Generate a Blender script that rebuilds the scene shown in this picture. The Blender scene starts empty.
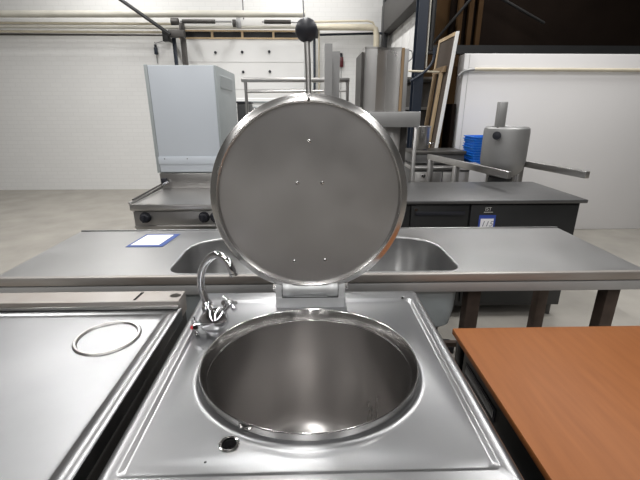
import bpy, bmesh, math, random
from mathutils import Vector, Matrix, Euler
random.seed(4)
S = bpy.context.scene
COL = S.collection

# ---------------------------------------------------------------- camera
cam_data = bpy.data.cameras.new('camera')
cam = bpy.data.objects.new('camera', cam_data); COL.objects.link(cam)
cam_data.sensor_fit = 'HORIZONTAL'; cam_data.sensor_width = 36.0
cam_data.lens = 36.0 * 390.0 / 640.0
cam_data.clip_start = 0.02; cam_data.clip_end = 100
cam.location = (0, 0, 1.56)
cam.rotation_euler = Euler((math.radians(90 - 18.57), 0, math.radians(-1.53)), 'XYZ')
S.camera = cam

# ---------------------------------------------------------------- world, exposure, lamps
w = bpy.data.worlds.new('world'); S.world = w; w.use_nodes = True
w.node_tree.nodes['Background'].inputs[0].default_value = (0.80, 0.88, 1.0, 1)
w.node_tree.nodes['Background'].inputs[1].default_value = 0.75
S.view_settings.view_transform = 'Standard'; S.view_settings.look = 'None'
S.view_settings.gamma = 1.0; S.view_settings.use_curve_mapping = False
S.view_settings.exposure = 0.0

def strip(x, y, z=4.6, e=62, L=1.5):
    d = bpy.data.lights.new('fluorescent_tube', 'AREA'); d.shape = 'RECTANGLE'
    d.size = 0.16; d.size_y = L; d.energy = e; d.color = (1.0, 0.985, 0.965)
    o = bpy.data.objects.new('fluorescent_tube', d); COL.objects.link(o); o.location = (x, y, z)
for X in (-3.3, -0.25, 2.9):
    for Yp in (-16, -13.4, -10.8, -8.2, -5.6, -3.2, -0.6, 2.0, 4.4, 6.6):
        strip(X, Yp, e=64 if Yp > 1 else (46 if Yp > -5 else 22))

# ---------------------------------------------------------------- materials
def mat(name, col, rough=0.5, metal=0.0, var=0.0, scale=8.0, stretch=(1, 1, 1), rvar=0.0, bump=0.0, col2=None, spec=None):
    m = bpy.data.materials.new(name); m.use_nodes = True
    nt = m.node_tree; b = nt.nodes['Principled BSDF']
    b.inputs['Base Color'].default_value = (*col, 1); b.inputs['Roughness'].default_value = rough
    b.inputs['Metallic'].default_value = metal
    if spec is not None: b.inputs['Specular IOR Level'].default_value = spec
    tc = nt.nodes.new('ShaderNodeTexCoord'); mp = nt.nodes.new('ShaderNodeMapping')
    mp.inputs['Scale'].default_value = stretch
    nz = nt.nodes.new('ShaderNodeTexNoise'); nz.inputs['Scale'].default_value = scale; nz.inputs['Detail'].default_value = 5
    nt.links.new(tc.outputs['Object'], mp.inputs[0]); nt.links.new(mp.outputs[0], nz.inputs['Vector'])
    if var or col2:
        c2 = col2 or tuple(max(0, c * (1 - var)) for c in col)
        cr = nt.nodes.new('ShaderNodeValToRGB')
        cr.color_ramp.elements[0].position = 0.25; cr.color_ramp.elements[1].position = 0.75
        cr.color_ramp.elements[0].color = (*c2, 1); cr.color_ramp.elements[1].color = (*col, 1)
        nt.links.new(nz.outputs['Fac'], cr.inputs[0]); nt.links.new(cr.outputs[0], b.inputs['Base Color'])
    if rvar:
        mr = nt.nodes.new('ShaderNodeMapRange')
        mr.inputs['From Min'].default_value = 0.3; mr.inputs['From Max'].default_value = 0.7
        mr.inputs['To Min'].default_value = max(0.03, rough - rvar); mr.inputs['To Max'].default_value = rough + rvar
        nt.links.new(nz.outputs['Fac'], mr.inputs[0]); nt.links.new(mr.outputs[0], b.inputs['Roughness'])
    if bump:
        bp = nt.nodes.new('ShaderNodeBump'); bp.inputs['Strength'].default_value = bump; bp.inputs['Distance'].default_value = 0.002
        nt.links.new(nz.outputs['Fac'], bp.inputs['Height']); nt.links.new(bp.outputs[0], b.inputs['Normal'])
    return m

M = {}
M['top'] = mat('stainless_worn_top', (0.335, 0.338, 0.345), 0.32, 1, var=0.16, scale=4, rvar=0.025)
M['lid_rim'] = mat('stainless_lid_rim', (0.60, 0.59, 0.58), 0.25, 1, rvar=0.03, scale=9)
M['bowl'] = mat('stainless_bowl', (0.45, 0.435, 0.425), 0.30, 1, var=0.12, scale=7, stretch=(1, 1, .25), rvar=0.04)
M['rim'] = mat('stainless_polished_rim', (0.62, 0.61, 0.60), 0.14, 1, rvar=0.04, scale=9)
M['lid'] = mat('stainless_lid', (0.52, 0.505, 0.50), 0.34, 1, var=0.10, scale=4, rvar=0.05)
M['steel'] = mat('stainless_brushed', (0.52, 0.51, 0.50), 0.32, 1, var=0.08, scale=3, rvar=0.05)
M['shiny'] = mat('stainless_glossy', (0.74, 0.73, 0.72), 0.30, 1, var=0.05, scale=2, rvar=0.04)
M['sinktop'] = mat('stainless_sink', (0.42, 0.42, 0.42), 0.38, 1, var=0.12, scale=5, rvar=0.03)
M['rail'] = mat('dull_grey_rail', (0.42, 0.42, 0.42), 0.5, 0.4, var=0.1)
M['apron'] = mat('stainless_stained_apron', (0.44, 0.43, 0.42), 0.42, 0.6, scale=3.5, stretch=(1, 1, 6), col2=(0.30, 0.26, 0.23))
M['basin'] = mat('stainless_basin', (0.50, 0.50, 0.50), 0.28, 1, var=0.1, scale=4)
M['chrome'] = mat('chrome', (0.85, 0.85, 0.87), 0.07, 1)
M['alu'] = mat('cast_aluminium', (0.66, 0.67, 0.68), 0.42, 0.5, var=0.12, scale=20, bump=0.2)
M['matt_steel'] = mat('matt_grey_steel', (0.34, 0.34, 0.34), 0.5, 0.7, var=0.1)
M['dim_steel'] = mat('dull_dark_steel', (0.15, 0.15, 0.152), 0.45, 0.8, var=0.12)
M['dark_steel'] = mat('dark_oxidised_steel', (0.10, 0.095, 0.09), 0.5, 0.7, var=0.3)
M['rust'] = mat('rusty_dark_leg', (0.10, 0.07, 0.055), 0.6, 0.3, var=0.5, scale=12)
M['black'] = mat('black_plastic', (0.012, 0.013, 0.020), 0.5)
M['blackmetal'] = mat('black_painted_metal', (0.018, 0.019, 0.02), 0.4, var=0.3)
M['void'] = mat('dark_opening', (0.006, 0.006, 0.006), 0.9)
M['gap'] = mat('black_rubber', (0.01, 0.01, 0.01), 0.8)
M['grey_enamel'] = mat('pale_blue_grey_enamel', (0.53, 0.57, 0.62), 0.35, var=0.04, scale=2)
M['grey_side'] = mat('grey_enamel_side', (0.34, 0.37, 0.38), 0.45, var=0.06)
M['white_paint'] = mat('white_painted_panel', (0.75, 0.75, 0.74), 0.55, var=0.04, scale=2)
M['cold'] = mat('white_sandwich_panel', (0.72, 0.71, 0.71), 0.5, var=0.03, scale=1.5)
M['cream'] = mat('cream_pipe', (0.66, 0.60, 0.47), 0.5, var=0.2, scale=5)
M['palepipe'] = mat('pale_grey_pipe', (0.62, 0.60, 0.53), 0.5, var=0.15, scale=5)
M['navy'] = mat('navy_blue_painted_steel', (0.008, 0.015, 0.030), 0.45, var=0.2)
M['greybeam'] = mat('grey_beam_paint', (0.075, 0.072, 0.07), 0.7, var=0.12)
M['brown_board'] = mat('brown_board', (0.060, 0.032, 0.013), 0.8, col2=(0.030, 0.017, 0.007), scale=1.2, spec=0.1)
M['darkbrown'] = mat('dark_brown_board', (0.012, 0.008, 0.006), 0.9, var=0.4, scale=2, spec=0.05)
M['pine'] = mat('pale_pine', (0.60, 0.46, 0.29), 0.6, scale=6, stretch=(8, 8, 1), col2=(0.47, 0.34, 0.20))
M['oldwood'] = mat('old_brown_wood', (0.30, 0.21, 0.12), 0.7, scale=6, stretch=(8, 8, 1), col2=(0.20, 0.13, 0.07))
M['screen'] = mat('dark_brown_screen', (0.085, 0.065, 0.052), 0.8, var=0.15, scale=30)
M['wood'] = mat('cherry_wood_laminate', (0.25, 0.090, 0.027), 0.5, scale=5, stretch=(9, 1, 1), col2=(0.205, 0.07, 0.02), spec=0.25)
M['wood_edge'] = mat('cherry_wood_edge', (0.28, 0.10, 0.035), 0.5)
M['blue'] = mat('bright_blue_plastic', (0.01, 0.16, 0.62), 0.4)
M['blueline'] = mat('blue_print', (0.03, 0.07, 0.36), 0.6)
M['bluepale'] = mat('blue_frame_print', (0.045, 0.085, 0.27), 0.6)
M['paper'] = mat('white_paper', (0.85, 0.85, 0.87), 0.8, var=0.02)
M['red'] = mat('dark_red_plastic', (0.08, 0.006, 0.010), 0.4)
M['redbright'] = mat('red_marker', (0.6, 0.02, 0.03), 0.4)
M['ink'] = mat('grey_ink', (0.25, 0.25, 0.3), 0.8)
M['logo'] = mat('silver_print', (0.55, 0.55, 0.52), 0.5)
M['glass_dark'] = mat('dark_window_glass', (0.01, 0.012, 0.016), 0.45)
M['cord'] = mat('grey_cord', (0.16, 0.16, 0.17), 0.7)
M['whitecord'] = mat('white_cable', (0.6, 0.6, 0.58), 0.5)
M['floor'] = mat('worn_concrete', (0.36, 0.34, 0.305), 0.75, scale=3, col2=(0.27, 0.255, 0.23), bump=0.15)
M['hall_dark'] = mat('hall_end_wall_paint', (0.07, 0.065, 0.06), 0.8, var=0.3, scale=.8)
M['hall_side'] = mat('hall_side_wall_paint', (0.16, 0.155, 0.15), 0.8, var=0.15, scale=.8)
M['ceil'] = mat('hall_ceiling_deck', (0.12, 0.12, 0.12), 0.8, var=0.1, scale=1)

M['joint'] = mat('panel_joint_grey', (0.45, 0.45, 0.44), 0.8)
def aniso(m, a):
    nt = m.node_tree; b = nt.nodes['Principled BSDF']; t = nt.nodes.new('ShaderNodeTangent')
    t.direction_type = 'RADIAL'; t.axis = 'Z'; b.inputs['Anisotropic'].default_value = a; b.inputs['Anisotropic Rotation'].default_value = 0.25
    nt.links.new(t.outputs[0], b.inputs['Tangent'])
aniso(M['bowl'], 0.75)
M['ring'] = mat('stainless_turned_ring', (0.66, 0.65, 0.64), 0.17, 1, rvar=0.03, scale=9); aniso(M['ring'], 0.6)
def brick_mat():
    m = mat('white_painted_brick', (0.80, 0.80, 0.785), 0.6)
    nt = m.node_tree; b = nt.nodes['Principled BSDF']
    tc = nt.nodes.new('ShaderNodeTexCoord'); mp = nt.nodes.new('ShaderNodeMapping')
    mp.inputs['Rotation'].default_value = (math.radians(90), 0, 0)
    br = nt.nodes.new('ShaderNodeTexBrick'); br.inputs['Scale'].default_value = 1.0
    br.inputs['Color1'].default_value = (0.74, 0.74, 0.73, 1); br.inputs['Color2'].default_value = (0.72, 0.72, 0.71, 1)
    br.inputs['Mortar'].default_value = (0.69, 0.69, 0.68, 1); br.inputs['Mortar Size'].default_value = 0.006
    br.inputs['Brick Width'].default_value = 0.215; br.inputs['Row Height'].default_value = 0.075
    nt.links.new(tc.outputs['Object'], mp.inputs[0]); nt.links.new(mp.outputs[0], br.inputs['Vector'])
    nt.links.new(br.outputs['Color'], b.inputs['Base Color'])
    return m
M['brick'] = brick_mat()

# ---------------------------------------------------------------- mesh helpers
ORI = {}
def obj(name, bm, m, parent=None, sharp=35, smooth=True):
    """link bm (world coordinates) as ONE mesh object; parented objects share the thing's origin"""
    if not isinstance(bm, bmesh.types.BMesh): raise TypeError
    bmesh.ops.recalc_face_normals(bm, faces=bm.faces)
    if parent is not None:
        org = ORI[parent.name]
    else:
        xs = [v.co for v in bm.verts]
        lo = Vector([min(c[i] for c in xs) for i in range(3)]); hi = Vector([max(c[i] for c in xs) for i in range(3)])
        org = Vector(((lo.x + hi.x) / 2, (lo.y + hi.y) / 2, lo.z))
    bm.transform(Matrix.Translation(-org))
    me = bpy.data.meshes.new(name); bm.to_mesh(me); bm.free()
    if smooth:
        me.shade_smooth(); me.set_sharp_from_angle(angle=math.radians(sharp))
    me.materials.append(m)
    o = bpy.data.objects.new(name, me); COL.objects.link(o)
    if parent is not None: o.parent = parent
    else: o.location = org
    ORI[o.name] = org
    return o

def tag(o, label=None, cat=None, group=None, kind=None):
    if label: o['label'] = label
    if cat: o['category'] = cat
    if group: o['group'] = group
    if kind: o['kind'] = kind
    return o

def thing(name, loc, label, cat, group=None):
    o = bpy.data.objects.new(name, None); COL.objects.link(o); o.location = loc; o.empty_display_size = .1
    ORI[o.name] = Vector(loc)
    return tag(o, label, cat, group)

def struct(name, bm, m, parent=None, **k):
    o = obj(name, bm, m, parent, **k)
    if parent is None: o['kind'] = 'structure'
    return o

def B(): return bmesh.new()
def box(bm, x0, x1, y0, y1, z0, z1, bev=0.0, seg=2, mtx=None):
    t = bmesh.new(); bmesh.ops.create_cube(t, size=1)
    for v in t.verts:
        v.co = Vector(((x0 + x1) / 2 + v.co.x * (x1 - x0), (y0 + y1) / 2 + v.co.y * (y1 - y0), (z0 + z1) / 2 + v.co.z * (z1 - z0)))
    if bev: bmesh.ops.bevel(t, geom=t.edges[:], offset=bev, segments=seg, affect='EDGES', profile=0.5)
    if mtx is not None: t.transform(mtx)
    join(bm, t); return bm
def join(bm, t):
    me = bpy.data.meshes.new('tmp'); t.to_mesh(me); t.free(); bm.from_mesh(me); bpy.data.meshes.remove(me)
def bx(*a, **k): return box(B(), *a, **k)

def lathe(bm, prof, n=96, mtx=None, cap0=False, cap1=False):
    t = bmesh.new(); rings = []
    for r, z in prof:
        rings.append([t.verts.new((r * math.cos(2 * math.pi * i / n), r * math.sin(2 * math.pi * i / n), z)) for i in range(n)])
    for a, b in zip(rings, rings[1:]):
        for i in range(n): t.faces.new((a[i], a[(i + 1) % n], b[(i + 1) % n], b[i]))
    if cap0: t.faces.new(list(reversed(rings[0])))
    if cap1: t.faces.new(rings[-1])
    if mtx is not None: t.transform(mtx)
    join(bm, t); return bm
def T(x, y, z): return Matrix.Translation((x, y, z))
def axis_mtx(p, d):
    q = Vector(d).normalized().to_track_quat('Z', 'Y'); return Matrix.Translation(p) @ q.to_matrix().to_4x4()
def cyl(bm, p0, p1, r, n=20, r1=None):
    p0 = Vector(p0); p1 = Vector(p1); d = p1 - p0
    return lathe(bm, [(r, 0), (r1 if r1 is not None else r, d.length)], n, axis_mtx(p0, d), True, True)
def smoothpath(pts, sub=6):
    P = [Vector(p) for p in pts]; out = []
    for i in range(len(P) - 1):
        a = P[max(i - 1, 0)]; b = P[i]; c = P[i + 1]; d = P[min(i + 2, len(P) - 1)]
        for k in range(sub):
            t = k / sub
            out.append(0.5 * ((2 * b) + (c - a) * t + (2 * a - 5 * b + 4 * c - d) * t * t + (3 * b - a - 3 * c + d) * t ** 3))
    out.append(P[-1]); return out
def tube(bm, pts, r, n=12, sm=True, sub=6):
    P = smoothpath(pts, sub) if sm else [Vector(p) for p in pts]
    t = bmesh.new(); rings = []; up = Vector((0, 0, 1)); last = None
    for i, p in enumerate(P):
        d = (P[min(i + 1, len(P) - 1)] - P[max(i - 1, 0)]).normalized()
        if last is None:
            a = d.orthogonal().normalized()
        else:
            a = (last - d * last.dot(d)).normalized()
        last = a; b = d.cross(a)
        rr = r(i / (len(P) - 1)) if callable(r) else r
        rings.append([t.verts.new(p + (a * math.cos(2 * math.pi * k / n) + b * math.sin(2 * math.pi * k / n)) * rr) for k in range(n)])
    for A, Bq in zip(rings, rings[1:]):
        for i in range(n): t.faces.new((A[i], A[(i + 1) % n], Bq[(i + 1) % n], Bq[i]))
    t.faces.new(list(reversed(rings[0]))); t.faces.new(rings[-1])
    join(bm, t); return bm
def prism(bm, poly, z0, z1, mtx=None):
    t = bmesh.new(); a = [t.verts.new((x, y, z0)) for x, y in poly]; b = [t.verts.new((x, y, z1)) for x, y in poly]; n = len(poly)
    for i in range(n): t.faces.new((a[i], a[(i + 1) % n], b[(i + 1) % n], b[i]))
    t.faces.new(list(reversed(a))); t.faces.new(b)
    if mtx is not None: t.transform(mtx)
    join(bm, t); return bm
def rrect(x0, x1, y0, y1, r, n=10):
    out = []
    for cx, cy, a0 in ((x1 - r, y1 - r, 0), (x0 + r, y1 - r, 90), (x0 + r, y0 + r, 180), (x1 - r, y0 + r, 270)):
        for k in range(n + 1):
            a = math.radians(a0 + 90 * k / n); out.append((cx + r * math.cos(a), cy + r * math.sin(a)))
    return out
def rrect2(x0, x1, y0, y1, rb, rf, n=10):
    out = []
    for cx, cy, a0, r in ((x1 - rb, y1 - rb, 0, rb), (x0 + rb, y1 - rb, 90, rb), (x0 + rf, y0 + rf, 180, rf), (x1 - rf, y0 + rf, 270, rf)):
        for k in range(n + 1):
            a = math.radians(a0 + 90 * k / n); out.append((cx + r * math.cos(a), cy + r * math.sin(a)))
    return out
def circle(cx, cy, r, n=96): return [(cx + r * math.cos(2 * math.pi * i / n), cy + r * math.sin(2 * math.pi * i / n)) for i in range(n)]
def loops(bm, lst, cap=False):
    """skin a list of (poly, z) loops with equal vertex counts"""
    t = bmesh.new(); R = [[t.verts.new((x, y, z)) for x, y in p] for p, z in lst]; n = len(R[0])
    for a, b in zip(R, R[1:]):
        for i in range(n): t.faces.new((a[i], a[(i + 1) % n], b[(i + 1) % n], b[i]))
    if cap: t.faces.new(R[-1])
    join(bm, t); return bm
def sheet(bm, outlines, z):
    """flat plate with holes from closed outlines"""
    cu = bpy.data.curves.new('tmpc', 'CURVE'); cu.dimensions = '2D'; cu.fill_mode = 'BOTH'
    for pl in outlines:
        s = cu.splines.new('POLY'); s.points.add(len(pl) - 1); s.use_cyclic_u = True
        for i, (x, y) in enumerate(pl): s.points[i].co = (x, y, 0, 1)
    o = bpy.data.objects.new('tmpo', cu); me = bpy.data.meshes.new_from_object(o)
    for v in me.vertices: v.co.z += z
    bm.from_mesh(me); bpy.data.objects.remove(o); bpy.data.curves.remove(cu); bpy.data.meshes.remove(me); return bm
def text_bm(txt, size, mtx, depth=0.0006, slant=0.0):
    cu = bpy.data.curves.new('tmpt', 'FONT'); cu.body = txt; cu.size = size; cu.extrude = depth; cu.shear = slant
    cu.align_x = 'CENTER'; cu.align_y = 'CENTER'
    o = bpy.data.objects.new('tmpt', cu); me = bpy.data.meshes.new_from_object(o)
    bm = B(); bm.from_mesh(me); bm.transform(mtx)
    bpy.data.objects.remove(o); bpy.data.curves.remove(cu); bpy.data.meshes.remove(me); return bm
FRONT = Matrix.Rotation(math.radians(90), 4, 'X')     # xy-plane art turned to face -Y

# ================================================================ THE HALL
struct('floor', bx(-7, 7, -18, 8.3, -0.1, 0), M['floor'])
struct('ceiling', bx(-7, 7, -18, 8.3, 5.2, 5.3), M['ceil'])
struct('wall_back', bx(-7, 7, -18.1, -18, 0, 5.2), M['hall_dark'])
struct('wall_left', bx(-7.1, -7, -18, 8.3, 0, 5.2), M['hall_side'])
struct('wall_right', bx(7, 7.1, -18, 8.3, 0, 5.2), M['hall_side'])
struct('wall_far', bx(-7, 1.6, 8.0, 8.2, 0, 5.2), M['brick'])
# white wall panels that run from the far wall towards the blue column
p = B()
for k in range(4):
    y0 = 5.92 + k * .52; box(p, 1.50, 1.58, y0, y0 + .51, 0, 3.3, bev=.006)
struct('wall_panel_side', p, M['white_paint'])
# roof beam above them
struct('trim_beam', bx(1.335, 1.52, 5.6, 7.99, 2.85, 3.32, bev=.01), M['greybeam'])
# mezzanine behind the column
p = bx(1.62, 7, 6.9, 7.0, 0, 5.2); struct('wall_mezzanine', p, M['brown_board'])
p = bx(2.22, 6.9, 6.80, 6.88, 2.4, 5.1); struct('trim_mezzanine_panel', p, M['darkbrown'])
p = B()
for x in (2.30, 2.46, 2.60): box(p, x, x + .07, 6.70, 6.78, 2.2, 5.1)
struct('trim_mezzanine_posts', p, M['brown_board'])
p = B(); tube(p, [(1.9, 6.6, 2.5), (2.5, 6.6, 3.2)], .02, sm=False); tube(p, [(2.5, 6.6, 3.3), (3.6, 6.6, 2.8)], .02, sm=False)
struct('trim_mezzanine_brace', p, M['void'])
struct('trim_mezzanine_edge', bx(1.6, 6.9, 6.0, 6.12, 2.30, 2.41), M['blackmetal'])
# sandwich-panel partition at the right
p = bx(1.84, 4.6, 5.0, 5.2, 0, 2.18, bev=.012)
part = struct('wall_partition', p, M['cold'])
p = bx(1.90, 1.904, 4.996, 5.0, 0, 2.17); struct('panel_joint', p, M['joint'], part)

# garage door in the far wall
d = struct('door_1', bx(-2.34, .10, 7.93, 7.99, 0, 2.78), M['white_paint'])
for k in range(5):
    struct('panel_joint', bx(-2.34, .10, 7.925, 7.931, .50 + k * .47, .506 + k * .47), M['joint'], d)
for x, z in ((-1.705, 2.541), (-1.217, 2.549), (-1.22, 2.214), (-.722, 2.558), (-.724, 2.222)):
    struct('bolt', cyl(B(), (x, 7.905, z), (x, 7.93, z), .024, 16), M['black'], d)
wn = struct('window_1', bx(-2.32, .10, 7.95, 7.99, 2.79, 2.885), M['glass_dark'])
fr = B(); box(fr, -2.34, .12, 7.91, 7.945, 2.885, 2.91); box(fr, -2.34, .12, 7.91, 7.945, 2.765, 2.79)
for x in (-2.254, -1.741, -1.198, -.636, -.12): box(fr, x - .018, x + .018, 7.91, 7.95, 2.79, 2.885)
struct('window_frame', fr, M['pine'], wn)

# service pipes and rails along the far wall
def pipe(name, pts, r, m, label, cat='pipe', group=None, sm=False):
    b = tube(B(), pts, r, 14, sm=sm); return tag(obj(name, b, m), label, cat, group)
pipe('heating_pipe', [(-5.5, 7.7, 3.10), (-.05, 7.7, 3.13)], .055, M['palepipe'], 'thick pale grey pipe, topmost along the white far wall')
pipe('conduit_pipe', [(-5.5, 7.82, 2.985), (-2.3, 7.82, 2.985)], .022, M['cream'], 'thin cream pipe on the far wall left of the door spring')
pipe('water_pipe', [(-5.5, 7.8, 2.925), (-2.35, 7.8, 2.925), (1.15, 7.8, 2.955)], .026, M['palepipe'], 'slim pale pipe running just above the dark window strip')
b = tube(B(), [(.15, 7.72, 2.93), (1.12, 7.72, 2.93), (1.19, 7.72, 2.90), (1.215, 7.72, 2.80), (1.215, 7.72, 0.05)], .052, 16, sm=False)
tag(obj('drain_pipe', b, M['cream']), 'thick cream pipe that bends down beside the black post at far right wall', 'pipe')
b = tube(B(), [(-5.5, 7.86, 2.86), (-2.55, 7.86, 2.86)], .02, 12, sm=False)
tag(obj('gas_pipe', b, M['cream']), 'lowest cream pipe at far left, just above the black control box', 'pipe')
pipe('branch_pipe', [(.05, 7.82, 3.03), (1.05, 7.82, 3.05), (1.15, 7.82, 3.03), (1.2, 7.82, 2.95)], .018, M['cream'], 'thin cream pipe above the thick cream pipe at right')
pipe('thin_downpipe', [(.19, 7.85, 2.90), (.19, 7.85, .05)], .016, M['cream'], 'thin cream vertical pipe on the white wall behind the lid handle')
def spring(x0, x1, label):
    r = thing('door_spring', ((x0 + x1) / 2, 7.6, 2.99), label, 'spring', 'torsion springs above the garage door')
    n = 26; pr = []
    for i in range(n * 2 + 1):
        pr.append((.036 if i % 2 else .030, (x1 - x0) * i / (n * 2)))
    obj('coil', lathe(B(), pr, 16, axis_mtx((x0, 7.6, 2.985), (1, 0, 0)), True, True), M['dark_steel'], r)
    obj('shaft', cyl(B(), (x0 - .04, 7.6, 2.985), (x1 + .28, 7.6, 2.985), .014, 10), M['matt_steel'], r)
spring(-2.16, -1.60, 'dark coil spring left of centre above the garage door')
spring(-.76, -.30, 'dark coil spring beside the black lid knob, above the garage door')
bk = thing('spring_bracket', (-1.22, 7.7, 2.9), 'small grey steel bracket with a dark disc between the door springs above the garage door', 'bracket')
obj('plate', bx(-1.25, -1.17, 7.66, 7.7, 2.90, 3.06, bev=.008), M['matt_steel'], bk)
obj('disc', cyl(B(), (-1.30, 7.60, 2.96), (-1.25, 7.60, 2.96), .06), M['dark_steel'], bk)
# door tracks
def track(x, z0, z1, wd, m, label):
    b = bx(x - wd, x + wd, 7.65, 7.71, z0, z1, bev=.006); box(b, x - wd * .25, x + wd * .25, 7.63, 7.655, z0 + .02, z1 - .02)
    tag(obj('door_track', b, m), label, 'door track')
track(-2.36, 0, 2.80, .028, M['navy'], 'thin dark vertical door track, leftmost beside the black control box')
track(-2.20, 0, 2.98, .045, M['dark_steel'], 'wider dark grey vertical track at the left edge of garage door')
track(-.045, 0, 2.70, .035, M['matt_steel'], 'grey vertical door track just left of the lid handle rod')
track(.105, 0, 2.75, .022, M['navy'], 'slim navy vertical door track right of the lid handle rod')
cb = thing('control_box', (-2.43, 7.56, 2.68), 'black control box on the wall where the door tracks meet', 'control box')
obj('housing', bx(-2.50, -2.39, 7.50, 7.62, 2.66, 2.83, bev=.01), M['blackmetal'], cb)
obj('wall_mount', bx(-2.50, -2.46, 7.62, 8.0, 2.70, 2.76, bev=.004), M['dark_steel'], cb)
obj('bracket', bx(-2.38, -2.12, 7.46, 7.56, 2.72, 2.84, bev=.01), M['dark_steel'], cb)
obj('pulley', cyl(B(), (-2.30, 7.44, 2.95), (-2.18, 7.44, 2.95), .055), M['dark_steel'], cb)
mb = thing('track_bracket', (.12, 7.5, 2.72), 'black steel bracket beside the lid knob at the end of the door head', 'bracket')
obj('plate', bx(.05, .17, 7.52, 7.64, 2.73, 2.87, bev=.01), M['blackmetal'], mb)
obj('arm', bx(-.035, .055, 7.57, 7.63, 2.86, 3.01, bev=.006), M['dark_steel'], mb)
obj('bolt', cyl(B(), (.11, 7.50, 2.78), (.11, 7.52, 2.78), .02), M['dark_steel'], mb)
pipe('dark_rail', [(.17, 7.86, 2.83), (1.33, 7.86, 2.86)], .02, M['navy'], 'thin dark rail on the white wall right of the lid knob', 'rail')
pipe('wall_rail', [(-5.5, 7.7, 2.79), (-2.51, 7.7, 2.79)], .018, M['dark_steel'], 'thin dark rail running left from the black control box', 'rail')
pipe('diagonal_strut', [(-3.35, 7.4, 3.45), (-2.33, 7.4, 2.75)], .03, M['blackmetal'], 'black diagonal strut at upper left over the pipes', 'strut')
pipe('hanging_wire', [(-.09, 7.3, 5.15), (-.085, 7.3, 3.3), (-.07, 7.3, 2.97)], .012, M['cord'], 'dark wire hanging down from the roof behind the black knob', 'wire')
pipe('thin_wire', [(-1.14, 7.8, 5.15), (-1.14, 7.8, 3.06)], .010, M['cord'], 'thin grey vertical wire hanging above the spring bracket', 'wire')
tag(obj('wall_post', bx(1.33, 1.42, 7.75, 7.9, 0, 5.2, bev=.005), M['blackmetal']), 'black steel post against the far wall beside cream downpipe', 'post')
# pull switches
def pull(x, z, m, label, up, dn, sc=1.0):
    r = thing('pull_handle', (x, 7.97, z - .1), label, 'pull switch')
    obj('grip', bx(x - .04 * sc, x + .04 * sc, 7.94, 8.0, z - .10 * sc, z + .07 * sc, bev=.012), m, r)
    obj('cap', cyl(B(), (x, 7.97, z + .07 * sc), (x, 7.97, z + .14 * sc), .022), M['black'], r)
    obj('cord', cyl(B(), (x, 7.97, z - .10 * sc - dn), (x, 7.97, z - .1 * sc), .006, 8), M['cord'], r)
    if up: obj('upper_cord', tube(B(), [(x, 7.97, z + .14), (x + .02, 7.97, z + up * .6), (x + .3, 7.97, z + up)], .005, 8), M['cord'], r)
pull(.610, 2.405, M['red'], 'dark red pull handle with black top hanging on white wall', 0, .7)
pull(-2.80, 2.58, M['navy'], 'small blue pull handle hanging below the black control box', .2, .15, .7)
# ================================================================ BLUE COLUMN AND RIGHT SIDE
c = thing('steel_column', (1.37, 5.25, 0), 'tall navy blue steel column right of the shiny steel cabinet', 'column')
b = bx(1.315, 1.43, 5.22, 5.235, 0, 5.2); box(b, 1.315, 1.43, 5.365, 5.38, 0, 5.2); box(b, 1.366, 1.378, 5.235, 5.365, 0, 5.2)
obj('flanges', b, M['navy'], c)
pipe('column_conduit', [(1.47, 5.3, 2.05), (1.45, 5.3, 5.1)], .012, M['palepipe'], 'thin pale green conduit running up beside the blue column', 'conduit')
pipe('column_strip', [(1.52, 5.34, 2.25), (1.52, 5.34, 5.1)], .035, M['blackmetal'], 'black vertical strip right of the blue column and its conduit', 'strip')
pipe('cable_rail', [(1.22, 5.15, 2.0), (1.60, 5.15, 1.99)], .012, M['cream'], 'thin yellowish horizontal rail crossing the foot of blue column', 'rail')
pipe('blue_hose', [(1.24, 5.1, 1.88), (1.34, 5.1, 1.94), (1.44, 5.1, 2.02), (1.50, 5.1, 2.12), (1.50, 5.1, 2.25)], .016, M['navy'], 'dark blue hose curling around the blue column', 'hose', sm=True)
dk = thing('storage_cabinet', (1.7, 5.7, 0), 'dark grey storage rack standing behind the blue column', 'rack')
obj('body', bx(1.27, 1.82, 5.64, 5.90, 0, 1.97, bev=.01), M['dark_steel'], dk)
for z in (.6, 1.1, 1.55, 1.9): obj('shelf', bx(1.26, 1.83, 5.58, 5.64, z, z + .035), M['matt_steel'] if z < 1.8 else M['blackmetal'], dk)
pipe('pale_stick', [(1.60, 5.9, 2.43), (1.535, 5.9, 2.92)], .014, M['pine'], 'thin pale wooden stick standing above the rack by the leaning panel', 'stick')
# leaning screen panel
lean = Matrix.Translation((1.475, 0, 0)) @ Matrix(((1, 0, .095, 0), (0, 1, 0, 0), (0, 0, 1, 0), (0, 0, 0, 1)))
Lp = thing('leaning_panel', (1.5, 5.2, 0), 'tall brown screen panel with pale wooden frame leaning beside white partition', 'panel')
obj('screen', bx(-.010, .012, 4.96, 5.50, .04, 2.36, mtx=lean), M['screen'], Lp)
b = bx(-.013, .018, 4.92, 4.96, 0, 2.40, mtx=lean); tag(obj('frame_edge', b, M['white_paint'], Lp), 'white front edge of the frame')
b = bx(-.02, .022, 5.50, 5.55, 0, 2.40, mtx=lean); obj('frame_side', b, M['pine'], Lp)
b = bx(-.02, .022, 4.96, 5.50, 2.36, 2.40, mtx=lean); obj('frame_top', b, M['pine'], Lp)
b = bx(-.045, -.021, 5.03, 5.50, 1.98, 2.05, mtx=lean); obj('cross_rail', b, M['oldwood'], Lp)
b = bx(-.045, -.021, 5.12, 5.20, 1.0, 1.98, mtx=lean); obj('batten', b, M['pine'], Lp)
b = bx(-.05, -.021, 5.36, 5.42, .6, 1.98, mtx=lean); obj('batten', b, M['oldwood'], Lp)
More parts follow.
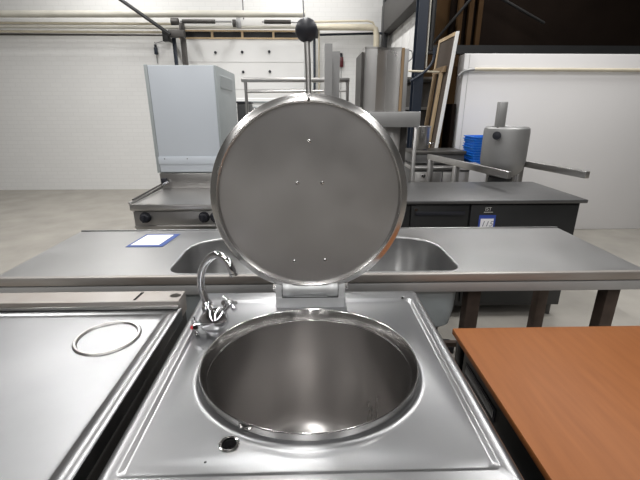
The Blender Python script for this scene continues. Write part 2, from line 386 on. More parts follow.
tag(obj('dark_board', bx(1.76, 1.81, 5.02, 5.3, 0, 1.62, bev=.004), M['darkbrown']), 'dark brown board standing against the edge of the white partition', 'board')
pipe('partition_conduit', [(1.78, 4.98, 1.93), (1.84, 4.97, 1.985), (1.96, 4.97, 2.005)], .018, M['matt_steel'], 'dark grey flexible conduit bending round the partition edge', 'conduit', sm=True)
pipe('partition_pipe', [(1.96, 4.97, 2.005), (4.55, 4.97, 2.0)], .02, M['cream'], 'cream horizontal pipe across the top of the white partition')

# undercounter steel cabinet at the back right
uc = thing('steel_undercounter', (1.7, 4.6, 0), 'low stainless cabinet with round knobs, behind the black fridge counter', 'cabinet')
obj('body', bx(1.16, 2.35, 4.38, 4.88, .08, .905, bev=.006), M['dim_steel'], uc)
obj('top', bx(1.14, 2.37, 4.34, 4.90, .91, .95, bev=.008), M['steel'], uc)
for x0, x1 in ((1.18, 1.49), (1.50, 1.86), (1.87, 2.33)):
    dr = obj('door', bx(x0, x1, 4.355, 4.38, .14, .89, bev=.006), M['steel'], uc)
    obj('knob', lathe(B(), [(.012, 0), (.022, .012), (.022, .022), (.0, .026)], 16, axis_mtx(((x0 + x1) / 2 - .06, 4.355, .85), (0, -1, 0))), M['chrome'], dr)
for x in (1.2, 2.3):
    for y in (4.42, 4.84): obj('foot', cyl(B(), (x, y, 0), (x, y, .08), .02), M['dark_steel'], uc)
gr = thing('griddle', (1.45, 4.7, .95), 'flat dark steel griddle standing on the low stainless cabinet', 'griddle')
obj('body', bx(1.17, 1.78, 4.50, 4.87, .965, 1.07, bev=.01), M['dim_steel'], gr)
obj('plate', bx(1.16, 1.79, 4.48, 4.89, 1.07, 1.105, bev=.006), M['dark_steel'], gr)
for x in (1.2, 1.75):
    for y in (4.53, 4.84): obj('foot', cyl(B(), (x, y, .95), (x, y, .966), .015), M['black'], gr)
bu = thing('steel_pot', (1.335, 4.66, 1.105), 'stainless pot with curved grey side standing on the griddle', 'pot')
obj('pot_body', lathe(B(), [(.0, 1.107), (.075, 1.107), (.09, 1.13), (.098, 1.36), (.106, 1.366), (.104, 1.372), (.094, 1.366), (.086, 1.14), (0, 1.12)], 48, T(1.32, 4.7, 0)), M['steel'], bu)
obj('handle', tube(B(), [(1.36, 4.60, 1.16), (1.37, 4.55, 1.18), (1.42, 4.55, 1.19), (1.43, 4.60, 1.15)], .008), M['chrome'], bu)
# stack of blue crates
def crate_bm(z):
    b = B(); x0, x1, y0, y1 = 1.84, 2.14, 4.42, 4.78
    loops(b, [(rrect(x0 + .012, x1 - .012, y0 + .012, y1 - .012, .03, 5), z + .002), (rrect(x0 + .012, x1 - .012, y0 + .012, y1 - .012, .03, 5), z + .018),
              (rrect(x0, x1, y0, y1, .035, 5), z + .020), (rrect(x0, x1, y0, y1, .035, 5), z + .028), (rrect(x0 + .02, x1 - .02, y0 + .02, y1 - .02, .03, 5), z + .028),
              (rrect(x0 + .02, x1 - .02, y0 + .02, y1 - .02, .03, 5), z + .008)], cap=True)
    sheet(b, [rrect(x0 + .012, x1 - .012, y0 + .012, y1 - .012, .03, 5)], z + .002)
    return b
cr0 = None
NT = 11
words = ['lowest', 'second from the bottom', 'third from the bottom', 'fourth from the bottom', 'fifth from the bottom', 'middle one', 'fifth from the top', 'fourth from the top', 'third from the top', 'second from the top', 'topmost']
for k in range(NT):
    if cr0 is None:
        cr0 = obj('plastic_tray', crate_bm(.951), M['blue']); o = cr0
    else:
        o = cr0.copy(); COL.objects.link(o); o.location = cr0.location + Vector(((k % 3 - 1) * .006, 0, .0285 * k))
    tag(o, 'bright blue plastic tray beside the grey tilting vessel, %s of its stack' % words[k], 'tray', 'stacked blue trays')

# tilting vessel in its frame
tk = thing('tilting_kettle', (1.7, 3.8, 0), 'round grey steel tilting vessel held in an open stainless frame', 'kettle')
def railpt(y, dx=0, z=1.1): return (1.30 + (4.2 - y) * .2143 + dx, y, z)
def bar(p0, p1, wx, hz):
    p0 = Vector(p0); p1 = Vector(p1); d = p1 - p0; L = d.length; q = d.to_track_quat('X', 'Z')
    return box(B(), 0, L, -wx, wx, -hz, hz, bev=.004, mtx=Matrix.Translation(p0) @ q.to_matrix().to_4x4())
obj('side_rail', bar(railpt(4.25, 0, 1.07), railpt(3.0, 0, 1.07), .02, .028), M['steel'], tk)
obj('side_rail', bar(railpt(4.25, .62, 1.07), railpt(3.0, .62, 1.07), .02, .028), M['steel'], tk)
obj('cross_rail', bx(1.30, 1.94, 4.20, 4.24, .62, .66), M['steel'], tk)
for y in (4.2, 3.72):
    for dx in (0, .62):
        x, yy, z = railpt(y, dx); obj('leg', bx(x - .028, x + .028, yy - .022, yy + .022, 0, 1.045, bev=.004), M['steel'], tk)
obj('vessel', lathe(B(), [(0, .93), (.07, .935), (.14, .965), (.185, 1.02), (.2, 1.10), (.2, 1.36), (.195, 1.39), (.18, 1.405), (.17, 1.40), (.17, 1.1), (.1, 1.0), (0, .97)], 64, T(1.84, 3.72, 0)), M['matt_steel'], tk)
obj('pedestal', cyl(B(), (1.84, 3.72, 0), (1.84, 3.72, .94), .11, 32), M['blackmetal'], tk)
obj('knob', lathe(B(), [(.0, .0), (.014, 0), (.014, .03), (.034, .034), (.036, .055), (.0, .06)], 24, axis_mtx((1.70, 3.585, 1.335), (-.6, -.8, 0))), M['black'], tk)
obj('pipe', bx(1.69, 1.76, 3.60, 3.67, 1.39, 1.62, bev=.006), M['matt_steel'], tk)
# white sheet
tag(obj('paper_sheet', prism(B(), [(0, 0), (.185, -.06), (.185, .20), (.05, .25), (0, .25)], -.001, .001, T(1.70, 4.12, .775) @ FRONT), M['paper']), 'plain white paper sheet hanging behind the rail below the vessel', 'paper')

# ================================================================ BLACK FRIDGE COUNTER
fc = thing('fridge_counter', (1.1, 3, 0), 'black low fridge counter with stainless top behind the sink at right', 'fridge')
obj('body', bx(.30, 1.95, 2.70, 3.36, .10, .925, bev=.004), M['blackmetal'], fc)
tag(obj('countertop', bx(.28, 1.97, 2.65, 3.38, .926, .952, bev=.006), M['dim_steel'], fc), 'stainless top')
for x0, x1 in ((.32, .71), (.72, 1.135)):
    dr = obj('door', bx(x0, x1, 2.675, 2.70, .14, .912, bev=.004), M['blackmetal'], fc)
    obj('handle', bx(x0 + .03, x1 - .03, 2.664, 2.676, .84, .868, bev=.003), M['black'], dr)
    obj('lock', cyl(B(), (x0 + .03, 2.66, .885), (x0 + .03, 2.675, .885), .010), M['chrome'], dr)
pn = obj('motor_panel', bx(1.15, 1.93, 2.678, 2.70, .14, .912, bev=.004), M['blackmetal'], fc)
lg = text_bm('IST', .036, T(1.275, 2.6765, .882) @ FRONT); box(lg, 1.245, 1.31, 2.676, 2.6775, .857, .862)
tag(obj('badge', lg, M['logo'], pn), 'small silver badge lettering')
sh = obj('price_card', bx(1.215, 1.335, 2.674, 2.677, .69, .838), M['blueline'], pn)
obj('paper', bx(1.228, 1.322, 2.6725, 2.6745, .695, .812), M['paper'], sh)
obj('writing', text_bm('115', .058, T(1.275, 2.672, .772) @ FRONT, .0004, .25), M['ink'], sh)
for x in (.36, 1.1, 1.9):
    for y in (2.75, 3.3): obj('foot', cyl(B(), (x, y, 0), (x, y, .1), .022), M['dark_steel'], fc)

# ================================================================ FRAME UNIT BEHIND THE LID (right) AND STEEL CABINET ON IT
fu = thing('steel_frame_unit', (.6, 3.7, 0), 'open grey steel machine frame behind the right side of the lid', 'frame unit')
obj('head', bx(.30, .94, 3.42, 3.95, 1.413, 1.538, bev=.006), M['matt_steel'], fu)
obj('post', bx(.896, .928, 3.43, 3.47, 0, 1.412, bev=.004), M['shiny'], fu)
obj('post', bx(.31, .35, 3.65, 3.69, 0, 1.412, bev=.004), M['steel'], fu)
obj('post', bx(.31, .35, 3.90, 3.94, 0, 1.412, bev=.004), M['steel'], fu)
obj('back_panel', bx(.36, .88, 3.90, 3.92, .1, 1.412), M['dim_steel'], fu)
obj('inner_panel', bx(.68, .83, 3.66, 3.70, .1, 1.41, bev=.004), M['steel'], fu)
obj('dark_channel', bx(.833, .893, 3.68, 3.76, 0, 1.41), M['dark_steel'], fu)
obj('cable', tube(B(), [(.69, 3.65, 1.41), (.72, 3.64, 1.18), (.80, 3.648, 1.03), (.83, 3.648, .9)], .005, 8), M['whitecord'], fu)
obj('hook', tube(B(), [(.918, 3.41, 1.41), (.934, 3.40, 1.425), (.955, 3.40, 1.41), (.96, 3.40, 1.34)], .005, 8), M['chrome'], fu)
sc = thing('steel_cabinet', (.62, 3.7, 1.54), 'shiny tall stainless cabinet standing on the grey frame unit', 'cabinet')
prof = [(.462, 3.487), (.478, 3.476), (.56, 3.476), (.575, 3.49), (.652, 3.54), (.679, 3.513), (.744, 3.492), (.76, 3.492), (.76, 3.94), (.462, 3.94)]
obj('body', prism(B(), prof, 1.540, 2.022), M['shiny'], sc)
obj('top', prism(B(), [(x + (.003 if x > .6 else -.004), y - .003) for x, y in prof], 2.022, 2.038), M['steel'], sc)
tag(obj('wood_strip', bx(.762, .784, 3.48, 3.9, 1.540, 2.032), M['oldwood'], sc), 'brown wooden strip down the right edge')
obj('edge_profile', bx(.785, .82, 3.476, 3.93, 1.540, 2.027, bev=.004), M['matt_steel'], sc)
obj('side_panel', bx(.440, .4605, 3.54, 3.94, 1.545, 2.005), M['dark_steel'], sc)
obj('wire_loop', tube(B(), [(.821, 3.53, 2.02), (.853, 3.53, 2.01), (.858, 3.53, 1.96), (.823, 3.53, 1.93)], .004, 8), M['cord'], sc)
# two upright steel channels behind the lid
for (x0, x1, y, z1, lab) in ((.122, .178, 3.2, 2.02, 'taller grey steel upright channel behind the lid handle'), (.18, .245, 3.34, 1.985, 'shorter grey steel upright channel right of the taller one')):
    b = bx(x0, x1, y, y + .008, 0, z1); box(b, x0, x0 + .006, y + .008, y + .1, 0, z1); box(b, x1 - .006, x1, y + .008, y + .1, 0, z1 - .03)
    tag(obj('steel_channel', b, M['matt_steel']), lab, 'steel channel')
# tubular rack
rk = thing('tube_rack', (-.12, 4.2, 0), 'stainless tubular rack with long top rail behind the lid', 'rack')
obj('top_rail', bx(-.64, .39, 3.98, 4.02, 1.80, 1.84, bev=.01), M['steel'], rk)
obj('lower_rail', tube(B(), [(-.60, 4.0, 1.715), (.36, 4.0, 1.725)], .012, sm=False), M['steel'], rk)
for x in (-.60, .37):
    obj('leg', tube(B(), [(x, 4.0, 1.81), (x, 4.0, 0)], .015, sm=False), M['steel'], rk)
    obj('leg', tube(B(), [(x, 4.5, 1.0), (x, 4.5, 0)], .015, sm=False), M['steel'], rk)
    obj('brace', tube(B(), [(x, 4.0, 1.0), (x, 4.5, 1.0)], .012, sm=False), M['steel'], rk)
bb = thing('storage_box', (-.6, 4.6, 0), 'narrow black box standing behind the grey cabinet by the rack', 'box')
obj('body', bx(-.80, -.68, 4.6, 5.0, 0, 1.62, bev=.01), M['blackmetal'], bb)
obj('lid', bx(-.81, -.67, 4.59, 5.01, 1.62, 1.64, bev=.004), M['black'], bb)
pb = thing('white_chest', (-.5, 5.6, 0), 'white ribbed panel box just visible behind the tubular rack', 'box')
obj('body', bx(-.98, .1, 5.6, 6.2, 0, 1.70, bev=.02), M['white_paint'], pb)
for z in (1.5, 1.57, 1.64): obj('rib', bx(-.98, .1, 5.585, 5.6, z, z + .02, bev=.004), M['grey_side'], pb)

# ================================================================ COOKER BEHIND THE SINK (left) AND GREY CABINET
rg = thing('steel_range', (-.75, 2.6, 0), 'stainless range with black knobs behind the sink at left', 'range')
RX0, RX1 = -1.088, -.36
obj('body', bx(RX0, RX1, 2.375, 3.56, .12, .965, bev=.004), M['matt_steel'], rg)
t_ = sheet(B(), [rrect(RX0 - .006, RX1, 2.33, 2.86, .004, 2)], 1.012); box(t_, RX0 - .006, RX1, 2.33, 2.86, .972, 1.011, bev=.008)
obj('top', t_, M['steel'], rg)
obj('side_lip', bx(RX0 - .01, RX0 + .006, 2.335, 2.86, 1.012, 1.026, bev=.003), M['steel'], rg)
obj('splash_back', bx(RX0, RX1, 2.86, 3.56, .97, 1.118, bev=.006), M['steel'], rg)
obj('control_panel', bx(RX0, RX1, 2.36, 2.374, .72, .962, bev=.003), M['steel'], rg)
obj('fascia_trim', bx(RX0, RX1 + .01, 2.345, 2.36, .862, .872, bev=.002), M['steel'], rg)
def cook_knob(x, z, parent):
    b = lathe(B(), [(.034, 0), (.034, .006), (.028, .008), (.026, .03), (.022, .034), (0, .034)], 32, axis_mtx((x, 2.359, z), (0, -1, 0)))
    k = obj('knob', b, M['black'], parent)
    obj('grip', bx(x - .007, x + .007, 2.312, 2.327, z - .024, z + .024, bev=.003), M['black'], k)
for x in (-1.015, -.655, -.585): cook_knob(x, .925, rg)
lt = obj('latch', bx(-1.075, -1.035, 2.838, 2.86, 1.045, 1.085, bev=.004), M['black'], rg)
obj('latch_pin', cyl(B(), (-1.05, 2.80, 1.045), (-1.03, 2.84, 1.06), .010), M['chrome'], lt)
obj('side_rail', tube(B(), [(RX0 + .01, 2.36, 1.035), (RX0 + .02, 2.82, 1.045)], .006, sm=False), M['dark_steel'], rg)
obj('cable', tube(B(), [(-.585, 2.33, .98), (-.565, 2.31, .95), (-.56, 2.31, .88), (-.60, 2.315, .84)], .005, 8), M['whitecord'], rg)
for x in (-1.04, -.42):
    for y in (2.45, 3.5): obj('foot', cyl(B(), (x, y, 0), (x, y, .12), .022), M['dark_steel'], rg)
gc = thing('grey_oven_cabinet', (-.85, 3.2, 1.12), 'large pale blue-grey enamelled cabinet standing on the range', 'cabinet')
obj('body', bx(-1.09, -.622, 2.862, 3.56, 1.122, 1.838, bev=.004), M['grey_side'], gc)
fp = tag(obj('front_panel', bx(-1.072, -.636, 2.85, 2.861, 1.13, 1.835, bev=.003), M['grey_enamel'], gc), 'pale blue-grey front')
obj('base_strip', bx(-1.075, -.634, 2.844, 2.850, 1.185, 1.238, bev=.002), M['grey_enamel'], fp)
obj('corner_trim', bx(-1.095, -1.073, 2.848, 2.862, 1.122, 1.84, bev=.002), M['grey_side'], gc)
for x in (-1.03, -.87): obj('screw', cyl(B(), (x, 2.841, 1.224), (x, 2.844, 1.224), .004, 10), M['dark_steel'], gc)
for zz in (1.75, 1.725): obj('vent_slot', bx(-.622, -.619, 3.0, 3.36, zz, zz + .008), M['blackmetal'], gc)
v = B(); loops(v, [([(a, b_) for a, b_ in rrect(2.96, 3.42, 1.695, 1.79, .012, 4)], 0), ([(a, b_) for a, b_ in rrect(2.968, 3.412, 1.703, 1.782, .01, 4)], .004)], cap=True)
v.transform(Matrix(((0, 0, 1, -.6218), (1, 0, 0, 0), (0, 1, 0, 0), (0, 0, 0, 1))))
obj('vent_panel', v, M['grey_side'], gc, sharp=12)

# ================================================================ SINK UNIT
sk = thing('sink_table', (0, 1.8, 0), 'long stainless sink table with one wide basin behind the kettle', 'sink')
SX0, SX1, SY0, SY1 = -1.30, 1.45, 1.50, 2.15
BX0, BX1, BY0, BY1 = -.615, .660, 1.535, 2.015
b = sheet(B(), [rrect(SX0, SX1, SY0 + .006, SY1, .006, 2), rrect2(BX0, BX1, BY0, BY1, .20, .07, 14)], .90)
loops(b, [(rrect2(BX0, BX1, BY0, BY1, .20, .07, 14), .90), (rrect2(BX0 + .003, BX1 - .003, BY0 + .003, BY1 - .003, .198, .068, 14), .8985), (rrect2(BX0 + .006, BX1 - .006, BY0 + .006, BY1 - .006, .195, .066, 14), .892)])
box(b, SX0, SX1, SY1, SY1 + .012, .86, .906, bev=.003)
obj('worktop', b, M['sinktop'], sk)
b = B(); r = lambda i: rrect2(BX0 + i, BX1 - i, BY0 + i, BY1 - i, .195 - i * .3, .066, 14)
loops(b, [(r(.006), .892), (r(.010), .80), (r(.014), .66), (r(.022), .62), (r(.045), .598), (r(.09), .590)], cap=True)
obj('basin', b, M['basin'], sk)
b = B(); r2 = lambda i: rrect2(BX0 + i, BX1 - i, BY0 + i, BY1 - i, .19, .07, 14)
loops(b, [(r2(-.004), .885), (r2(.002), .70), (r2(.012), .62), (r2(.04), .59), (r2(.09), .58)], cap=True)
tag(obj('basin_shell', b, M['grey_side'], sk), 'dull grey underside of the basin')
obj('drain', lathe(B(), [(0, .591), (.035, .591), (.045, .596), (.05, .592)], 32, T(.02, 1.80, 0)), M['chrome'], sk)
b = bx(SX0, SX1, SY0, SY0 + .022, .862, .902, bev=.006, seg=3); obj('front_edge', b, M['apron'], sk)
b = bx(SX0, SX1, SY0 + .003, SY0 + .025, .814, .858, bev=.004); obj('apron_rail', b, M['rail'], sk)
for x in (-1.25, .74, 1.38):
    for y in (1.60, 2.08): obj('leg', bx(x - .03, x + .03, y - .03, y + .03, 0, .81 if y < 2 else .895, bev=.003), M['rust'], sk)
obj('cross_brace', bx(.66, 1.38, 2.05, 2.09, .72, .76), M['rust'], sk)
for y in (2.06,): obj('lower_rail', bx(-1.25, 1.38, y, y + .03, .16, .19), M['rust'], sk)
# paper with blue border lying on the sink table
pc = tag(obj('price_sheet', prism(B(), [(-.93, 1.875), (-.745, 1.875), (-.72, 2.085), (-.905, 2.085)], .9015, .9025), M['bluepale']), 'white price sheet with blue border lying on the sink table', 'paper')
obj('paper', prism(B(), [(-.915, 1.90), (-.772, 1.90), (-.75, 2.068), (-.893, 2.068)], .9026, .9031), M['paper'], pc)
b = B()
for k, (yy, l) in enumerate(((2.03, .08), (1.995, .11), (1.96, .07), (1.93, .09))): box(b, -.87, -.87 + l, yy, yy + .004, .9031, .9035)
obj('writing', b, M['ink'], pc)

# ================================================================ LEFT NEIGHBOUR (bratt pan / fry top)
fp_ = thing('fry_top', (-.85, .9, 0), 'stainless fry top left of the kettle, with raised rear ledge', 'fry top')
FX0, FX1 = -1.20, -.452
obj('body', bx(FX0 + .01, FX1 - .01, .44, 1.30, .10, .855, bev=.004), M['dark_steel'], fp_)
b = B()
loops(b, [(rrect(FX0, FX1, .42, 1.235, .006, 10), .858), (rrect(FX0, FX1, .42, 1.235, .006, 10), .898), (rrect(FX0 + .004, FX1 - .004, .424, 1.231, .006, 10), .901),
          (rrect(FX0 + .03, FX1 - .03, .45, 1.215, .02, 10), .901), (rrect(FX0 + .045, FX1 - .045, .465, 1.205, .03, 10), .893), (rrect(FX0 + .05, FX1 - .05, .47, 1.20, .03, 10), .892)], cap=True)
obj('pan_top', b, M['top'], fp_)
oval = [(-.467 + .019 * math.cos(2 * math.pi * i / 36), 1.262 + .010 * math.sin(2 * math.pi * i / 36)) for i in range(36)]
hole = [(-.468 - .012 + .020 * math.cos(2 * math.pi * i / 36), 1.264 + .016 * math.sin(2 * math.pi * i / 36)) for i in range(36)]
b = sheet(B(), [rrect(FX0, -.456, 1.225, 1.300, .004, 3), hole], .932)
loops(b, [(rrect(FX0, -.456, 1.225, 1.300, .004, 3), .932), (rrect(FX0, -.456, 1.222, 1.300, .004, 3), .930), (rrect(FX0, -.456, 1.222, 1.300, .004, 3), .86)])
loops(b, [(hole, .932), (hole, .912)])
obj('rear_ledge', b, M['apron'], fp_)
obj('ledge_opening', prism(B(), [(x, y) for x, y in hole], .905, .912), M['void'], fp_)
obj('slot', prism(B(), [(-.615, 1.23), (-.607, 1.23), (-.60, 1.29), (-.610, 1.29)], .9325, .9335), M['void'], fp_)
obj('ledge_lip', bx(FX0, -.457, 1.214, 1.2215, .905, .916, bev=.002), M['steel'], fp_)
obj('burner_ring', lathe(B(), [(.082, .893), (.086, .899), (.092, .899), (.096, .893)], 64, T(-.625, 1.06, 0)), M['steel'], fp_)
for x in (-1.15, -.5):
    for y in (.5, 1.24): obj('foot', cyl(B(), (x, y, 0), (x, y, .1), .022), M['dark_steel'], fp_)

# ================================================================ WOOD-TOPPED CABINET AT THE RIGHT
wc = thing('wood_topped_cabinet', (.95, .9, 0), 'low black cabinet with an orange-brown wooden top right of the kettle', 'cabinet')
WX0, WX1, WY0, WY1 = .552, 1.30, .40, 1.318
obj('wooden_top', bx(WX0, WX1, WY0, WY1, .726, .750, bev=.003), M['wood'], wc)
obj('body', bx(WX0 + .022, WX1 - .02, WY0 + .02, WY1 - .08, .04, .725, bev=.004), M['blackmetal'], wc)
for x in (WX0 + .035, WX1 - .04):
    for y in (WY0 + .03, WY1 - .035): obj('leg', bx(x - .018, x + .018, y - .018, y + .018, 0, .725, bev=.002), M['blackmetal'], wc)
obj('vent_grille', B() if False else bx(WX0 + .018, WX0 + .022, .965, 1.205, .625, .675, bev=.001), M['black'], wc)
for k in range(26):
    y = .975 + k * .0086
    obj('vent_slot', bx(WX0 + .0165, WX0 + .018, y, y + .0035, .635, .665), M['rail'], wc)
# small dark fitting on the floor
tag(obj('floor_block', bx(.86, .96, 2.22, 2.32, 0, .05, bev=.006), M['black']), 'small black block on the concrete floor just behind the sink table', 'block')

# ================================================================ THE BOILING KETTLE
K = thing('boiling_kettle', (0, .9, 0), 'large stainless boiling kettle with round bowl and raised lid', 'kettle')
CX, CY = -.004, .893
KM = T(CX, CY, 0) @ Matrix.Diagonal((1.04, .958, 1, 1))
KX0, KX1, KY0, KY1 = -.405, .400, .50, 1.338
b = B(); cr = lambda i: rrect(KX0 + .02 + i, KX1 - .02 - i, KY0 + .03 + i, KY1 - .01 - i, .01, 4)
loops(b, [(cr(.06), .10), (cr(0), .10), (cr(0), .885), (cr(.004), .885), (cr(.004), .106), (cr(.06), .106)], cap=True)
obj('cabinet', b, M['steel'], K)
for x in (-.34, .34):
    for y in (.58, 1.26): obj('foot', cyl(B(), (x, y, 0), (x, y, .1), .024), M['dark_steel'], K)
HX, HY, HR = -.172, .640, .0165
N4 = 16
rr = lambda i, rad, e=0: rrect(KX0 + i, KX1 - i, KY0 + i + e, KY1 - i - e * .0, rad, N4)
def rr2(l, f, bk, rad): return rrect(KX0 + l, KX1 - l, KY0 + f, KY1 - bk, rad, N4)
b = B()
loops(b, [(rr2(.0, 0, 0, .012), .845), (rr2(0, 0, 0, .012), .893), (rr2(.002, .004, .002, .012), .900), (rr2(.007, .014, .005, .012), .9045),
          (rr2(.018, .032, .02, .012), .9052), (rr2(.0335, .057, .060, .014), .9052), (rr2(.0365, .061, .064, .015), .9040), (rr2(.042, .067, .072, .02), .8985), (rr2(.047, .073, .08, .022), .8975)])
sheet(b, [rr2(.047, .073, .08, .022), [(CX + x * 1.04, CY + y * .958) for x, y in circle(0, 0, .294)], circle(HX, HY, HR, 32)], .8975)
prof = [(.294, .8975), (.288, .8980), (.2825, .9000), (.279, .9035), (.2768, .908), (.2757, .913)]
lathe(b, prof, 96, KM)
lathe(b, [(HR, .8975), (HR - .001, .890), (HR - .002, .872)], 32, T(HX, HY, 0))
bmesh.ops.remove_doubles(b, verts=b.verts[:], dist=.0002)
obj('top_plate', b, M['top'], K, sharp=50)
rim = lathe(B(), [(.2757, .913), (.2756, .918), (.2758, .928), (.2755, .9305), (.2740, .9318), (.2725, .9305), (.2712, .928), (.2625, .900), (.2615, .896), (.2605, .8945)], 128, KM)
obj('rim', rim, M['ring'], K, sharp=60)
bowl = lathe(B(), [(.2605, .8945), (.2602, .892), (.2600, .55), (.258, .520), (.252, .492), (.236, .474), (.215, .466), (.208, .4655), (.200, .4625), (.12, .448), (.03, .442), (0.0005, .442)], 128, KM)
obj('bowl', bowl, M['bowl'], K, sharp=60)
obj('bowl_drain', lathe(B(), [(.034, .4425), (.034, .4465), (.028, .448), (.024, .445), (0.0005, .445)], 32, T(CX + .0, CY - .10, 0)), M['rim'], K)
obj('overflow_collar', lathe(B(), [(HR + .0055, .8978), (HR + .005, .9000), (HR + .002, .9012), (HR - .001, .9000), (HR - .0015, .895)], 32, T(HX, HY, 0)), M['rim'], K)
obj('overflow_hole', lathe(B(), [(HR - .0022, .8745), (.0005, .8740)], 32, T(HX, HY, 0)), M['void'], K)
obj('pin_hole', lathe(B(), [(.0028, .8979), (.0005, .8985)], 12, T(-.211, .597, 0)), M['void'], K)
obj('side_strip', bx(.3995, .4045, .705, .84, .874, .890), M['matt_steel'], K)
obj('corner_stud', lathe(B(), [(.005, .905), (.004, .908), (.0005, .9085)], 12, T(.335, 1.275, 0)), M['rim'], K)
# hinge
hb = B()
prism(hb, [(1.225, .898), (1.225, .937), (1.238, .946), (1.262, .95), (1.262, .990), (1.325, .990), (1.325, .898)], -.121, .119, Matrix(((0, 0, 1, 0), (1, 0, 0, 0), (0, 1, 0, 0), (0, 0, 0, 1))))
for s, x in ((-1, -.121), (1, .097)):
    side = [(1.226, .93), (1.226, .968), (1.234, .986), (1.25, .992), (1.30, .992), (1.30, .93)]
    prism(hb, side, x, x + .022, Matrix(((0, 0, 1, 0), (1, 0, 0, 0), (0, 1, 0, 0), (0, 0, 0, 1))))
hinge = obj('hinge_bracket', hb, M['alu'], K, sharp=30)
obj('hinge_barrel', lathe(B(), [(.001, 0), (.027, 0), (.029, .003), (.029, .030), (.024, .038), (.024, .152), (.029, .160), (.029, .187), (.027, .19), (.001, .19)], 32, axis_mtx((-.096, 1.240, .966), (1, 0, 0))), M['alu'], hinge)
g = bx(-.098, .096, 1.2242, 1.2262, .9368, .9388)
for x in (-.0985, .0955): box(g, x - .001, x + .001, 1.2252, 1.2275, .937, .968)
obj('hinge_gap', g, M['void'], hinge)
for x in (-.087, .068): obj('hinge_lug', bx(x, x + .022, 1.232, 1.272, .966, .998, bev=.006), M['alu'], hinge)
for x0, x1 in ((-.131, -.121), (.119, .131)): obj('hinge_bolt', cyl(B(), (x0, 1.247, .968), (x1, 1.247, .968), .012, 6), M['rim'], hinge)
# lid
LT = Matrix.Translation((-.001, 1.268, 1.283)) @ Matrix.Rotation(math.radians(-4.5), 4, 'X') @ Matrix.Scale(1.008, 4)
LM = LT @ Matrix.Rotation(math.radians(90), 4, 'X')      # lathe axis -> towards the camera (-Y)
disc = lathe(B(), [(.0005, -.004), (.10, -.0035), (.20, -.001), (.27, .002), (.2925, .003)], 128, LM)
lathe(disc, [(.0005, -.012), (.20, -.011), (.30, -.006), (.317, .000)], 128, LM)
lid = obj('lid', disc, M['lid'], K, sharp=50)
lr = lathe(B(), [(.2925, .002), (.2935, .010), (.2945, .018), (.2970, .0215), (.3000, .0220), (.3085, .0165), (.3170, .0120), (.3205, .0085), (.3220, .004), (.3215, -.002), (.317, -.005)], 128, LM)
obj('lid_rim', lr, M['lid_rim'], lid, sharp=60)
def lidpt(x, z, d=0.0): return LM @ Vector((x, z, d))
nrm = (LM.to_3x3() @ Vector((0, 0, 1)))
for x, z in ((.001, .178), (-.039, .047), (.041, .047), (-.054, -.218), (.052, -.215)):
    obj('screw', lathe(B(), [(.0062, 0), (.0055, .003), (.003, .0045), (.0004, .005)], 16, axis_mtx(lidpt(x, z, -.003), nrm)), M['rim'], lid)
obj('rim_tab', box(B(), -.004, .004, .292, .318, .017, .0235, bev=.001, mtx=LM), M['rim'], lid)
obj('handle_rod', tube(B(), [lidpt(.001, .300, -.004), lidpt(-.001, .40, -.006), lidpt(-.004, .48, -.008)], .0088, 20, sm=False), M['steel'], lid)
kb = lidpt(-.005, .500, -.008)
pr = [(.0004, -.034)] + [(.034 * math.sin(math.pi * i / 24), -.034 * math.cos(math.pi * i / 24)) for i in range(1, 24)] + [(.0004, .034)]
obj('handle_knob', lathe(B(), pr, 40, Matrix.Translation(kb)), M['black'], lid, sharp=80)
# tap
tp = obj('tap', lathe(B(), [(.028, .8975), (.028, .903), (.022, .907), (.020, .925), (.0225, .935), (.022, .957), (.017, .966), (.0005, .968)], 40, T(-.305, 1.085, 0)), M['chrome'], K)
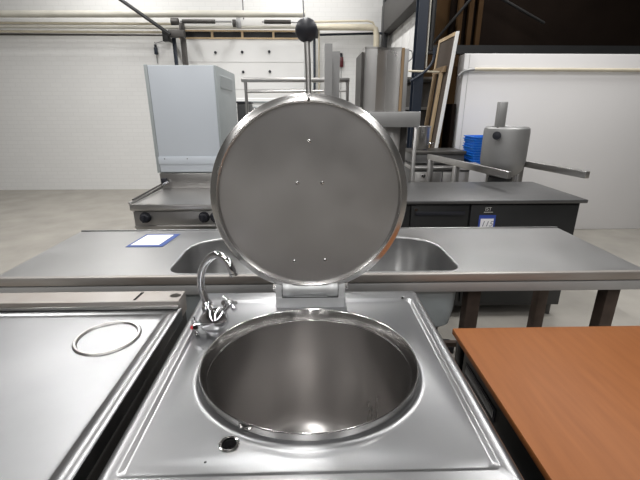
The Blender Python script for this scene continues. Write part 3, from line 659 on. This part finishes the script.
# mixer body across
bd = lathe(B(), [(.0005, -.044), (.018, -.043), (.024, -.036), (.030, -.026), (.037, -.012), (.040, .004), (.037, .020), (.029, .034), (.019, .041), (.0005, .043)], 40, axis_mtx((-.298, 1.078, .940), (1, .25, .30)))
obj('mixer_body', bd, M['chrome'], tp, sharp=60)
sp = [(-.318, 1.095, .955), (-.325, 1.10, .99), (-.337, 1.105, 1.04), (-.330, 1.10, 1.090), (-.308, 1.095, 1.130), (-.280, 1.085, 1.152), (-.256, 1.075, 1.150), (-.238, 1.065, 1.134), (-.230, 1.06, 1.115)]
obj('spout', tube(B(), sp, .0115, 20, sub=8), M['chrome'], tp, sharp=80)
obj('spout_collar', lathe(B(), [(.017, 0), (.0185, .004), (.0185, .014), (.015, .018), (.017, .023), (.014, .030), (.0115, .034)], 24, axis_mtx((-.319, 1.096, .962), (-.15, .06, 1))), M['chrome'], tp)
ae = lathe(B(), [(.0005, 0), (.0115, 0), (.0125, .008), (.0115, .018), (.0135, .02), (.0130, .027), (.0005, .028)], 24, axis_mtx((-.231, 1.061, 1.122), (.28, -.12, -1)))
obj('aerator', ae, M['chrome'], tp)
# right cross handle
hc = Vector((-.254, 1.10, .985)); hd = Vector((.60, .1, .75)).normalized()
hdl = lathe(B(), [(.012, -.05), (.011, -.01), (.015, -.008), (.016, .004), (.012, .010), (.0005, .012)], 24, axis_mtx(hc, hd))
AX = axis_mtx(hc, hd)
for k in range(4):
    a = math.radians(45 + 90 * k); tip = AX @ Vector((.031 * math.cos(a), .031 * math.sin(a), 0)); mid = AX @ Vector((.008 * math.cos(a), .008 * math.sin(a), 0))
    tube(hdl, [mid, (mid + tip) / 2, tip], lambda t: .0055 + .0028 * t, 12, sub=3)
obj('tap_handle', hdl, M['chrome'], tp)
hc = Vector((-.356, 1.066, .926)); hd = Vector((-1, -.35, -.1)).normalized(); AX = axis_mtx(hc, hd)
hdl = lathe(B(), [(.010, -.030), (.010, -.01), (.014, -.006), (.014, .004), (.010, .008), (.0005, .009)], 24, AX)
for k in range(4):
    a = math.radians(20 + 90 * k); tip = AX @ Vector((.027 * math.cos(a), .027 * math.sin(a), 0)); mid = AX @ Vector((.008 * math.cos(a), .008 * math.sin(a), 0))
    tube(hdl, [mid, (mid + tip) / 2, tip], lambda t: .005 + .0025 * t, 12, sub=3)
obj('tap_handle', hdl, M['chrome'], tp)
tag(obj('hot_marker', lathe(B(), [(.006, 0), (.005, .002), (.0005, .0025)], 16, axis_mtx(hc + hd * .0085 + Vector((0, -.006, 0)), (-.3, -1, .5))), M['redbright'], tp), 'red hot-water marker')
